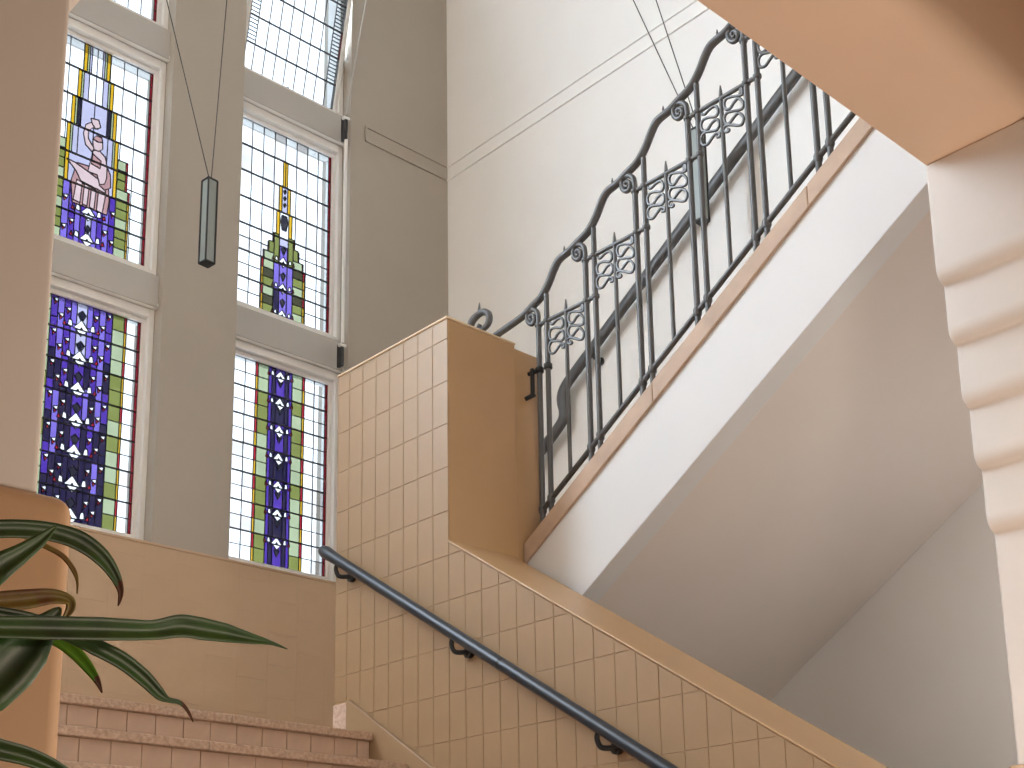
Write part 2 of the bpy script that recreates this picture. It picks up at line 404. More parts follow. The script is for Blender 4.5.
# ------------------------------------------------------------------ upper flight
uf = tag(empty('upper_stair_flight', (4.9, 4.2, LAND)), 'white plastered upper flight rising over the dark stairwell soffit', 'stairs')
XS = 4.05
def lin(c, y): return c - SL*y
YE = 1.80; YS = YB0+.004
part(MB().prism([(YS, lin(4.089, YS)), (YS, lin(4.57, YS)), (YE, lin(4.57, YE)), (YE, lin(4.089, YE))], XS, 4.16, 'x'), 'stringer', M['stringer'], uf, bevel=.004)
ys2 = 5.6
for a, b, x0 in ((YS, YE, 4.161), (ys2, YS, 4.178)):
    part(MB().prism([(a, lin(4.115, a)), (a, lin(4.20, a)), (b, lin(4.20, b)), (b, lin(4.115, b))], x0, XR-.001, 'x'), 'soffit', M['soffit'], uf)
for a, b in ((4.236, 3.44), (3.438, 2.62), (2.618, YE)):
    part(MB().prism([(a, lin(4.532, a)), (a, lin(4.628, a)), (b, lin(4.628, b)), (b, lin(4.532, b))], XS-.014, 4.175, 'x'), 'stringer_cap', M['cap'], uf, bevel=.004)
n2 = 21
for i in range(n2):
    zt = LAND + (i+1)*.163; yn = 5.42 - i*.163/SL
    if zt > UPF+.2 or yn-.252 < YE: break
    part(MB().box((4.178, yn-.163/SL+.001, zt-.163), (XR-.002, yn, zt)), 'step', M['stone'], uf)

# ------------------------------------------------------------------ iron balustrade on the upper flight
bal = tag(empty('iron_balustrade', (4.118, 4.2, 1.9)), 'dark grey wrought iron balustrade with scrolled panels and a wavy top rail', 'balustrade')
XB_ = 4.118; PITCHY = .3165
def coll(y): return 5.678-.647*y            # height of the collar under each scroll
def base(y): return 4.771-.651*y
def capz(y): return 4.628-SL*y
LCUR = [[-0.0774,-0.0206],[-0.0935,-0.0333],[-0.1244,-0.0224],[-0.153,-0.0252],[-0.1656,-0.0547],[-0.1518,-0.0736],[-0.1149,-0.0594],[-0.0846,-0.0561],[-0.0715,-0.0743],[-0.079,-0.1046],[-0.1045,-0.112],[-0.1281,-0.0943],[-0.1569,-0.0906],[-0.1672,-0.1189],[-0.1527,-0.1387],[-0.1187,-0.1281],[-0.0851,-0.1202],[-0.068,-0.1398],[-0.0755,-0.1718],[-0.0993,-0.1813],[-0.1242,-0.1655],[-0.1474,-0.1527],[-0.1656,-0.1623],[-0.1671,-0.1756],[-0.1552,-0.1752],[-0.1498,-0.1639]]
RCUR = [[-0.2796,-0.0367],[-0.2888,-0.0286],[-0.2844,-0.017],[-0.2939,-0.0154],[-0.2955,-0.0382],[-0.2829,-0.0427],[-0.2435,-0.0275],[-0.2107,-0.0205],[-0.1985,-0.0387],[-0.2044,-0.0656],[-0.226,-0.0759],[-0.2506,-0.0574],[-0.275,-0.0534],[-0.2956,-0.0852],[-0.2862,-0.1089],[-0.2396,-0.0949],[-0.2106,-0.0875],[-0.1949,-0.1034],[-0.2007,-0.1313],[-0.2186,-0.1415],[-0.2467,-0.1246],[-0.271,-0.1204],[-0.293,-0.1526],[-0.2842,-0.1784],[-0.2641,-0.1753],[-0.2359,-0.1584],[-0.2073,-0.1451],[-0.1908,-0.1488],[-0.1914,-0.1648],[-0.207,-0.1763],[-0.2168,-0.1721],[-0.2064,-0.161]]
SCR = [[0.000,-0.01],[0.000,0.032],[0.006,0.0636],[0.0262,0.0863],[0.0535,0.0942],[0.0742,0.0798],[0.0738,0.0458],[0.0514,0.0208],[0.0296,0.0227],[0.0277,0.0501],[0.0453,0.0673],[0.0591,0.0607],[0.0541,0.045],[0.0408,0.042]]
def yz(p, y0, z0): return (XB_, y0+p[0], z0+p[1])
NP = 7
IR = M['iron']
def collar(y, z, r=.0185, h=.022): return MB().lathe([(r*.8, -h/2), (r, -h*.3), (r, h*.3), (r*.8, h/2)], (XB_, y, z), 12)
for i in range(NP):
    ya = 4.192-i*PITCHY; zcl = coll(ya); ybp = ya-.057; ycb = ya-.1835
    # scroll-topped post, second post, slim baluster
    A = part(MB().tube([(XB_, ya, capz(ya)+.006), (XB_, ya, zcl)], .0135, 10), 'post', IR, bal, smooth=50)
    sc = MB().tube(spline([yz(p, ya, zcl) for p in SCR], 4), [.0125]*20+[.0115]*14+[.010]*11+[.008]*8, 8).build('scroll', IR, None, smooth=50)
    sc.parent = A
    part(MB().tube([(XB_, ybp, capz(ybp)+.006), (XB_, ybp, zcl+.135)], .0128, 10), 'post', IR, bal, smooth=50)
    C = part(MB().tube([(XB_, ycb, base(ycb)), (XB_, ycb, zcl+.01)], .0098, 10), 'baluster', IR, bal, smooth=50)
    sp = MB().tube([(XB_, ycb, zcl+.005), (XB_, ycb, zcl+.03), (XB_, ycb, zcl+.058)], [.0095, .0075, .003], 8).build('spike', IR, None, smooth=40)
    sp.parent = C
    part(MB().tube([(XB_, ya+.012, zcl-.003), (XB_, ya-PITCHY-.057-.012, zcl-.003)], .0105, 8), 'cross_bar', IR, bal, smooth=50)
    for yy, zz in ((ya, zcl-.003), (ybp, zcl-.003), (ya-PITCHY, zcl-.003), (ybp-PITCHY, zcl-.003)):
        part(collar(yy, zz), 'collar', IR, bal, smooth=50)
    for nm, cur in (('scroll_panel', LCUR), ('scroll_panel', RCUR)):
        part(MB().tube(spline([yz(p, ya, zcl) for p in cur], 4), .0068, 6), nm, IR, bal, smooth=60)
    for yy in (ya, ybp):
        part(MB().lathe([(.015, -.02), (.019, -.01), (.019, .01), (.015, .02)], (XB_, yy, base(yy)), 12), 'base_collar', IR, bal, smooth=50)
    # small thorn on the top rail
    yt = ya-.187
    part(MB().tube([(XB_, yt, zcl+.295), (XB_, yt+.004, zcl+.318), (XB_, yt+.003, zcl+.332)], [.007, .005, .0015], 6), 'thorn', IR, bal)
# base rail
yb_end = 1.83
part(MB().tube([(XB_, 4.200, base(4.2)), (XB_, yb_end, base(yb_end))], .0135, 8), 'base_rail', IR, bal, smooth=50)
# wavy top rail with its volute above the parapet
WAV = [(.10, .085), (.04, .108), (-.01, .126), (-.045, .150), (-.08, .190), (-.115, .243), (-.15, .276)]
z1 = coll(4.192)
tp = [(4.605, 3.125), (4.618, 3.105), (4.585, 3.090), (4.546, 3.106), (4.538, 3.145), (4.565, 3.176), (4.61, 3.184), (4.658, 3.168), (4.682, 3.13), (4.675, 3.06), (4.62, 3.01), (4.55, 2.995), (4.483, 3.022), (4.192+.19, z1+.070), (4.192+.10, z1+.085)]
for i in range(NP):
    ya = 4.192-i*PITCHY; z_ = coll(ya)
    for u, v in WAV[1 if i == 0 else 0:]: tp.append((ya+u, z_+v))
tpp = spline([(XB_, a, b) for a, b in tp], 4)
rads = [min(.0175, .010+.0004*i) for i in range(len(tpp))]
part(MB().tube(tpp, rads, 8, flat=1.15, side=(1, 0, 0)), 'top_rail', IR, bal, smooth=50)
part(MB().tube([(XB_, 4.612, 3.188), (XB_, 4.612, 3.212), (XB_, 4.610, 3.245)], [.011, .008, .002], 6), 'thorn', IR, bal)
# brackets tying the first post to the parapet
part(MB().tube([(XB_-.02, 4.246, 2.725), (XB_-.015, 4.215, 2.725), (XB_, 4.192, 2.735)], .010, 8), 'wall_tie', M['black'], bal)
part(MB().box((XB_-.035, 4.205, 2.60), (XB_-.018, 4.222, 2.74)), 'wall_tie_plate', M['black'], bal, bevel=.004)
part(MB().tube([(XB_-.04, 4.25, 2.595), (XB_-.02, 4.205, 2.61)], .011, 8), 'wall_tie', M['black'], bal)
for yy in (4.192, 4.135):
    part(collar(yy, 2.732, .021, .03), 'collar', M['black'], bal, smooth=50)

# ------------------------------------------------------------------ handrail on the right wall
wh = tag(empty('wall_handrail', (5.74, 4.7, 4.1)), 'broad dark handrail on the white wall, stepping down in a curve', 'handrail')
wz = lambda y: 3.658 + .66*(5.56-y)
wpts = [(5.74, 1.9, wz(1.9)), (5.74, 3.0, wz(3.0)), (5.74, 4.4, wz(4.4)), (5.74, 5.35, wz(5.35)), (5.74, 5.52, wz(5.52)), (5.74, 5.60, wz(5.60)-.005), (5.74, 5.64, 3.575), (5.74, 5.645, 3.52), (5.74, 5.63, 3.46), (5.74, 5.64, 3.40), (5.74, 5.70, 3.345), (5.74, 5.82, 3.265), (5.74, 6.0, 3.145)]
part(MB().tube(spline(wpts, 6), .040, 12, flat=.7, side=(1, 0, 0)), 'rail', IR, wh, smooth=50)
for yb in (5.36, 4.49, 3.4):
    b = part(MB().tube(spline([(5.74, yb, wz(yb)-.03), (5.745, yb, wz(yb)-.062), (5.78, yb, wz(yb)-.072), (5.813, yb, wz(yb)-.072)], 4), .010, 8), 'bracket', M['black'], wh, smooth=50)
    r = MB().tube([(5.813, yb, wz(yb)-.072), (5.798, yb, wz(yb)-.072)], .026, 12).build('wall_rose', M['black'], None, smooth=40)
    r.parent = b

# ------------------------------------------------------------------ leaded windows
PW, PH = .74, 1.345
HB = PH/7
def rect(u0, v0, u1, v1): return [(u0, PH-v1), (u1, PH-v1), (u1, PH-v0), (u0, PH-v0)]     # v measured from the top
def tri(*p): return [(a, PH-b) for a, b in p]
def panel(parent, shapes, bars, inv=None, bar_w=.0078, lead_w=.0040):
    """shapes in painter's order (polygon, glass); every visible shape becomes one pane, seams become lead"""
    vs, fs = [], []
    for poly, _ in shapes:
        if sum(poly[i][0]*poly[(i+1) % len(poly)][1]-poly[(i+1) % len(poly)][0]*poly[i][1] for i in range(len(poly))) < 0: poly = poly[::-1]
        k = len(vs); vs += [Vector(p) for p in poly]; fs.append(list(range(k, k+len(poly))))
    ov, oe, of, _, _, src = delaunay_2d_cdt(vs, [], fs, 0, 1e-4)
    owner = [max(s) if s else -1 for s in src]
    ed = {}
    for fi, f in enumerate(of):
        if owner[fi] < 0: continue
        for a, b in zip(f, list(f[1:])+[f[0]]): ed.setdefault((min(a, b), max(a, b)), []).append(owner[fi])
    groups = {}
    for fi, f in enumerate(of):
        if owner[fi] >= 0: groups.setdefault(owner[fi], []).append(f)
    for ow, tris in groups.items():
        idx = {}; V = []; F = []
        for f in tris:
            for i in f:
                if i not in idx: idx[i] = len(V); V.append((ov[i].x, 0, ov[i].y))
            F.append(tuple(idx[i] for i in f))
        o = mesh_obj('pane', V, F, G[shapes[ow][1]], parent)
        if inv: o.matrix_parent_inverse = inv
    lm = MB()
    def bar(a, b, wd, dp):
        d = (b-a); L = d.length
        if L < 1e-5: return
        d = d/L; nrm = Vector((-d.y, d.x))*wd/2; a2 = a-d*wd*.3; b2 = b+d*wd*.3
        q = [a2-nrm, b2-nrm, b2+nrm, a2+nrm]
        lm.prism([(p.x, p.y) for p in q], -dp, dp, 'y')
    for (a, b), own in ed.items():
        if len(own) == 1 or own[0] != own[1]:
            bar(ov[a], ov[b], lead_w, .004)
    for v in bars: bar(Vector((0, PH-v)), Vector((PW, PH-v)), bar_w, .006)
    o = lm.build('lead_came', M['lead'], parent)
    if inv: o.matrix_parent_inverse = inv
def frame_mesh(w, h, t, d, o=0):
    m = MB()
    m.box((-t, o, -t), (w+t, o+d, 0)); m.box((-t, o, h), (w+t, o+d, h+t)); m.box((-t, o, 0), (0, o+d, h)); m.box((w, o, 0), (w+t, o+d, h))
    return m
BARS = [HB*i for i in range(1, 7)]
def ornament(sh, c, v, w, s=1.0):
    """white diamond of triangles with small red flames on either side of a bar"""
    s *= 1.3; h = .044*s
    sh.append((tri((c-.036*s, v), (c, v-h), (c+.036*s, v)), 'opal'))
    sh.append((tri((c-.026*s, v+.003), (c+.026*s, v+.003), (c, v+.030*s)), 'opal'))
    sh.append((tri((c-.007, v-.003), (c, v-.014), (c+.007, v-.003)), 'dark'))
    for q in (-1, 1):
        sh.append((tri((c+q*.040*s, v-.004), (c+q*.062*s, v-.008), (c+q*.058*s, v-.034*s), (c+q*.044*s, v-.030*s)), 'opal'))
        if w > .1: sh.append((tri((c+q*.066*s, v), (c+q*.084*s, v-.004), (c+q*.078*s, v-.026*s)), 'red'))
def border(sh, left=True):
    for k in range(14):
        v0, v1 = k*HB/2, (k+1)*HB/2
        sh.append((rect(PW-.018, v0, PW, v1), 'red'))
        if left: sh.append((rect(0, v0, .018, v1), 'red'))
def low_right():
    sh = []; rnd = random.Random(3)
    for k in range(14):
        v0, v1 = k*HB/2, (k+1)*HB/2
        for q in (0, 1):
            def mir(a, b): return (a, b) if q == 0 else (PW-b, PW-a)
            for a, b in ((.018, .105), (.105, .182)):
                a, b = mir(a, b); sh.append((rect(a, v0, b, v1), 'clear' if rnd.random() < .85 else 'clear2'))
            a, b = mir(.182, .200); sh.append((rect(a, v0, b, v1), 'red' if k % 2 == 0 else 'yellow'))
            a, b = mir(.200, .280); sh.append((rect(a, v0, b, v1), 'green' if rnd.random() < .62 else 'olive'))
    st_ = [.280, .305, .335, .405, .435, .460]
    for k in range(7):
        for j, (a, b) in enumerate(zip(st_, st_[1:])):
            sh.append((rect(a, k*HB, b, (k+1)*HB), ['purple', 'dark', 'dark' if k % 2 else 'purple', 'dark', 'purple'][j]))
        c = .37
        sh.append((tri((c-.022, k*HB+.085), (c, k*HB+.06), (c+.022, k*HB+.085), (c, k*HB+.125)), 'navy'))
    for k in range(0, 7): ornament(sh, .37, .06+k*HB*.985, .18, .9)
    border(sh); return sh
def mid_right():
    sh = []; rnd = random.Random(5)
    cb = [.018+.088*i for i in range(9)]
    for k in range(7):
        for a, b in zip(cb, cb[1:]):
            if k < 4: sh.append((rect(a, k*HB, b, (k+1)*HB), 'clear' if rnd.random() < .88 else 'clear2'))
            else:
                for q in (0, 1): sh.append((rect(a, (k+q*.5)*HB, b, (k+q*.5+.5)*HB), 'clear' if rnd.random() < .88 else 'clear2'))
    c = .37
    sh.append((rect(c-.018, HB, c+.002, 2*HB), 'yellow')); sh.append((rect(c+.002, HB, c+.020, 2*HB), 'yellow'))
    for a, b, g_ in ((c-.045, c-.022, 'yellow'), (c-.022, c+.022, 'lav'), (c+.022, c+.045, 'yellow')): sh.append((rect(a, 2*HB, b, 3*HB), g_))
    for a, b, g_ in ((c-.062, c-.035, 'yellow'), (c-.035, c+.035, 'opal'), (c+.035, c+.062, 'yellow')): sh.append((rect(a, 3*HB, b, 4*HB), g_))
    for j in range(3): sh.append((tri((c-.012, 2*HB+.03+.05*j), (c, 2*HB+.015+.05*j), (c+.012, 2*HB+.03+.05*j), (c, 2*HB+.05+.05*j)), 'navy'))
    sh.append((tri((c-.02, 3*HB+.02), (c+.02, 3*HB+.02), (c+.028, 3*HB+.07), (c+.016, 3*HB+.13), (c-.016, 3*HB+.13), (c-.028, 3*HB+.07)), 'navy'))
    # stepped green shoulders
    for q in (-1, 1):
        def rr(a, v0, b, v1, g_):
            a2, b2 = (c+a, c+b) if q > 0 else (c-b, c-a); sh.append((rect(a2, v0, b2, v1), g_))
        rr(.035, 4*HB-.02, .075, 5*HB, 'olive'); rr(.075, 4*HB-.02, .083, 4*HB+.05, 'red')
        rr(.075, 4*HB+.05, .115, 5*HB-.06, 'olive'); rr(.115, 4*HB+.06, .123, 5*HB-.06, 'red')
        rr(.075, 5*HB-.06, .150, 5*HB, 'green'); rr(.150, 5*HB-.06, .158, 5*HB, 'red')
        for n_ in range(6):
            v0 = 5*HB+n_*HB/3; rr(.075, v0, .155, v0+HB/3, ['green', 'dkolive', 'olive'][(n_+(q > 0)) % 3])
            rr(.155, v0, .170, v0+HB/3, 'yellow' if n_ % 3 else 'red')
        rr(.030, 5*HB, .075, 6*HB, 'lilac'); rr(.030, 6*HB, .075, 7*HB, 'dark' if q < 0 else 'lilac')
    for k in (4, 5, 6): sh.append((rect(c-.030, k*HB, c+.030, (k+1)*HB), 'lilac'))
    sh.append((rect(c-.035, 4*HB, c+.035, 4*HB+.06), 'lav'))
    for k in (4, 5, 6):
        sh.append((tri((c-.020, k*HB+.075), (c, k*HB+.055), (c+.020, k*HB+.075), (c, k*HB+.12)), 'navy'))
        ornament(sh, c, (k+1)*HB-.012, .18, .8)
    border(sh); return sh
def low_left():
    sh = []; rnd = random.Random(9)
    for k in range(14):
        v0, v1 = k*HB/2, (k+1)*HB/2
        for q in (0, 1):
            def mir(a, b): return (a, b) if q == 0 else (PW-b, PW-a)
            a, b = mir(.018, .090); sh.append((rect(a, v0, b, v1), 'clear' if rnd.random() < .85 else 'clear2'))
            a, b = mir(.090, .104); sh.append((rect(a, v0, b, v1), 'red' if k % 3 == 0 else 'yellow'))
            a, b = mir(.104, .180); sh.append((rect(a, v0, b, v1), 'green' if rnd.random() < .72 else 'olive'))
    st_ = [.18, .222, .262, .302, .338, .402, .438, .478, .518, .56]
    pal = ['purple', 'lilac', 'purple', 'lilac', 'purple', 'lilac', 'purple', 'lilac', 'purple']
    for k in range(7):
        for j, (a, b) in enumerate(zip(st_, st_[1:])):
            g_ = pal[j]
            if k >= 2 and rnd.random() < .25+.09*k: g_ = 'dark'
            if j == 4: g_ = 'lav' if k < 2 else ('purple' if k < 5 else 'dark')
            off = [.06, .0, .03, .05, .0, .05, .03, .0, .06][j]
            sh.append((rect(a, max(0, k*HB-off), b, min(PH, (k+1)*HB)), g_))
        c = .37
        sh.append((tri((c-.026, k*HB+.07), (c, k*HB+.045), (c+.026, k*HB+.07), (c, k*HB+.12)), 'navy'))
        for q in (-1, 1):
            for a, dv in ((.085, .055), (.165, .02), (.128, .105)):
                u = c+q*a; v = k*HB+dv
                sh.append((tri((u-.016, v), (u+.018, v-.010), (u+.012, v+.018)), 'opal'))
                sh.append((tri((u-.010, v+.008), (u+.010, v+.019), (u-.004, v+.036)), 'red'))
    for k in range(7): ornament(sh, .37, (k+.86)*HB, .3, 1.05)
    border(sh); return sh
def mid_left():
    sh = []; rnd = random.Random(11)
    cb = [.018+.088*i for i in range(9)]
    for k in range(7):
        for a, b in zip(cb, cb[1:]):
            n_ = 1 if k < 4 else 2
            for q in range(n_): sh.append((rect(a, (k+q/n_)*HB, b, (k+(q+1)/n_)*HB), 'clear'))
    c = .37
    # stepped golden sides around a pale lavender shaft
    for k in range(4):
        wd = [.085, .115, .145, .165][k]
        sh.append((rect(c-wd, k*HB, c-wd+.022, (k+1)*HB), 'yellow')); sh.append((rect(c+wd-.022, k*HB, c+wd, (k+1)*HB), 'yellow'))
        nv = .062 if k == 2 else (.05 if k == 0 else .07)
        us = [c-wd+.022, c-wd+.036, c-wd+nv, c, c+wd-nv, c+wd-.036, c+wd-.022]
        for j, (a, b) in enumerate(zip(us, us[1:])):
            sh.append((rect(a, k*HB, b, (k+1)*HB), ['green', 'navy' if k == 2 else 'lav', 'opal' if k < 2 else 'lav', 'opal' if k < 2 else 'lav', 'navy' if k == 2 else 'lav', 'green'][j]))
    sh.append((rect(c-.165, 4*HB, c+.165, 5*HB), 'lav'))
    for q in (-1, 1):
        a, b = sorted((c+q*.165, c+q*.143)); sh.append((rect(a, 4*HB, b, 5.6*HB), 'yellow'))
        for n_ in range(10):
            v0 = 3.6*HB+n_*HB*.34
            wd = .055 if n_ < 3 else .075
            a, b = sorted((c+q*.167, c+q*(.167+wd))); sh.append((rect(a, v0, b, v0+HB*.34), 'olive' if n_ % 3 else 'green'))
            a, b = sorted((c+q*(.167+wd), c+q*(.179+wd))); sh.append((rect(a, v0, b, v0+HB*.34), 'red' if n_ < 4 else 'yellow'))
    # violet base with ornaments
    st_ = [c-.167, c-.125, c-.085, c-.05, c-.015, c+.02, c+.055, c+.09, c+.128, c+.167]
    for j, (a, b) in enumerate(zip(st_, st_[1:])):
        for v0, v1 in ((5*HB, 6*HB), (6*HB, 7*HB)):
            sh.append((rect(a, v0, b, v1), ['lilac', 'purple', 'lilac', 'purple', 'lav', 'lilac', 'purple', 'lilac', 'purple'][j] if not (j in (1, 6) and v0 > 5.5*HB) else 'purple'))
    for k in (5.9, 6.8): ornament(sh, c, k*HB, .3, 1.0)
    for k in (5, 6):
        sh.append((tri((c-.02, k*HB+.07), (c, k*HB+.05), (c+.02, k*HB+.07), (c, k*HB+.11)), 'navy'))
        for q in (-1, 1):
            for a, dv in ((.105, .05), (.150, .10)):
                u = c+q*a; v = k*HB+dv
                sh.append((tri((u-.016, v), (u+.018, v-.010), (u+.012, v+.018)), 'opal'))
                sh.append((tri((u-.010, v+.008), (u+.010, v+.019), (u-.004, v+.036)), 'red'))
    # a smith bending over an anvil
    def F(pts, g_): sh.append((tri(*[(c+a, 2.55*HB+b) for a, b in pts]), g_))
    F([(-.105, .60), (-.12, .46), (-.09, .33), (.03, .32), (.11, .36), (.125, .50), (.115, .60)], 'rose')      # block
    F([(-.155, .33), (-.10, .335), (-.02, .36), (.09, .40), (.10, .46), (-.06, .44), (-.09, .39)], 'pink')     # anvil
    F([(-.085, .44), (.10, .475), (.085, .60), (-.10, .58)], 'pink')
    for a in (-.05, -.005, .04): F([(a, .45), (a+.014, .455), (a+.008, .60), (a-.008, .60)], 'rose')
    F([(-.02, .36), (.005, .21), (.04, .19), (.085, .22), (.105, .30), (.115, .40), (.06, .42), (.04, .36)], 'pink')   # trunk
    F([(.005, .23), (.06, .26), (.055, .31), (.0, .30)], 'rose')
    F([(.005, .20), (.000, .13), (.030, .105), (.062, .125), (.066, .175), (.04, .20)], 'pink')                # head
    F([(.000, .13), (.022, .10), (.055, .10), (.064, .13), (.030, .14)], 'rose')                              # hair
    F([(.00, .22), (-.045, .19), (-.062, .12), (-.050, .055), (-.01, .02), (.025, .03), (.028, .055), (-.005, .058), (-.03, .09), (-.03, .14), (.01, .19)], 'pink')  # raised arm
    F([(-.02, .0), (.03, -.01), (.045, .035), (.012, .06), (-.012, .03)], 'pink')                             # hammer
    F([(.10, .28), (.125, .33), (.13, .41), (.09, .44), (.055, .42), (.09, .40), (.10, .36)], 'rose')          # lower arm
    border(sh); return sh
def top_right():
    sh = []
    cb = [.078+.08343*i for i in range(8)]
    for k in range(7):
        for a, b in zip(cb, cb[1:]): sh.append((rect(a, k*HB, b, (k+1)*HB), 'clear'))
        for q in (0, 1):
            n_ = 1 if k == 6 else 7
            for j in range(n_):
                a, b = (.012, .078) if q == 0 else (PW-.078, PW-.012)
                sh.append((rect(a, (k+j/n_)*HB, b, (k+(j+1)/n_)*HB), 'clear'))
            a, b = (0, .012) if q == 0 else (PW-.012, PW); sh.append((rect(a, k*HB, b, (k+1)*HB), 'red' if k == 4 else 'clear2'))
    c = .37
    sh.append((tri((c-.012, PH), (c+.012, PH), (c, PH-.022)), 'red'))
    return sh
def plain():
    sh = []
    cb = [.018+.088*i for i in range(9)]
    for k in range(7):
        for a, b in zip(cb, cb[1:]): sh.append((rect(a, k*HB, b, (k+1)*HB), 'clear'))
    border(sh); return sh
VZ = [2.495, 4.21, 5.925]
wn = 0
LABW = {(1, 0): 'lower left stained glass window with a broad violet band and green edges',
        (1, 1): 'stained glass window showing a pink smith at an anvil',
        (1, 2): 'topmost left window of clear leaded panes with a red border',
        (2, 0): 'lower right stained glass window with a narrow violet band between green strips',
        (2, 1): 'right stained glass window with a slim golden spire on stepped green shoulders',
        (2, 2): 'clear leaded top window tilted inwards on its lower edge'}
for ci, cx in enumerate(cols):
    for ri in range(3):
        wn += 1
        root = empty('window_%d' % wn, (cx-PW/2, YG, VZ[ri]))
        tag(root, LABW.get((ci, ri), 'clear leaded window behind the left pier, in the %s row' % ['lower', 'middle', 'top'][ri]), kind='structure')
        # fixed outer frame filling the opening
        fr = MB(); z0 = rows[ri][0]-VZ[ri]; z1_ = rows[ri][1]-VZ[ri]; x0 = -(OW-PW/2); x1 = PW+(OW-PW/2)
        t = .034
        fr.box((x0, -.055, z0), (x0+t, .10, z1_)); fr.box((x1-t, -.055, z0), (x1, .10, z1_))
        fr.box((x0+t, -.055, z0), (x1-t, .10, z0+max(.02, -z0-.028))); fr.box((x0+t, -.055, PH+.028), (x1-t, .10, z1_))
        fr.build('frame', M['frame'], root, bevel=.004)
        # moulded lip along the head of the opening
        MB().tube([(x0+.0, -.075, z1_+.016), (x1-.0, -.075, z1_+.016)], .024, 10).build('head_moulding', M['frame'], root, smooth=40)
        tilt = (ci, ri) == (2, 2)
        sash = frame_mesh(PW, PH, .026, .05, -.022).build('sash', M['frame'], root, bevel=.003)
        if tilt:
            sash.rotation_euler = (R(12), 0, 0)
            panel(sash, top_right(), BARS)
        else:
            key = {(1, 0): low_left, (1, 1): mid_left, (2, 0): low_right, (2, 1): mid_right}.get((ci, ri), plain)
            panel(sash, key(), BARS)

# opener gear beside the right-hand windows
og = tag(empty('window_opener_gear', (4.87, 6.80, 3.9)), 'white opener rod with black catches beside the right-hand windows', 'window opener')
part(MB().tube([(4.852, 6.805, 4.03), (4.862, 6.805, 5.66)], .012, 8), 'rod', M['frame'], og, smooth=50)
part(MB().tube([(4.858, 6.80, 5.79), (4.93, 6.79, 6.30), (5.007, 6.78, 6.80)], .006, 8), 'upper_rod', M['transom'], og, smooth=50)
for a, b in (((4.855, 5.60), (4.857, 5.78)), ((4.847, 3.905), (4.850, 4.07))):
    part(MB().box((a[0]-.011, 6.79, a[1]), (a[0]+.011, 6.846, b[1])), 'catch', M['black'], og, bevel=.005)
    part(MB().box((a[0]-.026, 6.785, b[1]-.03), (a[0]+.026, 6.815, b[1]-.008)), 'catch_plate', M['frame'], og, bevel=.004)

# ------------------------------------------------------------------ pendant lanterns
def lantern(loc, rz, h, wires, label):
    t = empty('pendant_lantern', loc); t.rotation_euler = (0, 0, 0)
    tag(t, label, 'lantern', 'slim pendant lanterns in the stairwell')
    w_ = .031; c, s = math.cos(rz), math.sin(rz)
    def q(x, y): return (x*c-y*s, x*s+y*c)
    cor = [q(-w_, -w_), q(w_, -w_), q(w_, w_), q(-w_, w_)]
    fm = MB()
    for x, y in cor: fm.tube([(x, y, 0), (x, y, h)], .0056, 4)
    for z in (0.002, h):
        for a, b in zip(cor, cor[1:]+cor[:1]): fm.tube([(a[0], a[1], z), (b[0], b[1], z)], .0056, 4)
    fm.build('frame', M['black'], t)
    for a, b in zip(cor, cor[1:]+cor[:1]):
        m = ((a[0]+b[0])/2, (a[1]+b[1])/2); k_ = .93
        MB().prism([(a[0]*k_, a[1]*k_), (b[0]*k_, b[1]*k_), (b[0]*(k_-.05), b[1]*(k_-.05)), (a[0]*(k_-.05), a[1]*(k_-.05))], .006, h-.004, 'z').build('pane', M['milk'], t)
    MB().prism(cor, -.004, .005, 'z').build('bottom_plate', M['black'], t)
    MB().prism(cor, h-.003, h+.006, 'z').build('top_plate', M['black'], t)
    for (i, end) in zip((0, 2), wires):
        a = Vector((cor[i][0]*.8, cor[i][1]*.8, h)); b = Vector(end)-Vector(loc)
        o = MB().tube([a, a+(b-a)*.5, b], .0032, 6).build('wire', M['black'], t)
    return t
lantern((3.483, 6.20, 3.895), R(6), .52, [(2.178, 6.20, TOP), (3.69, 6.20, TOP)], 'slim black-framed glass lantern hanging before the window pillar')
lantern((5.50, 4.268, 4.085), R(4), .58, [(5.50, 5.291, TOP), (5.50, 5.745, TOP)], 'slim glass lantern half hidden behind the balustrade near the white wall')

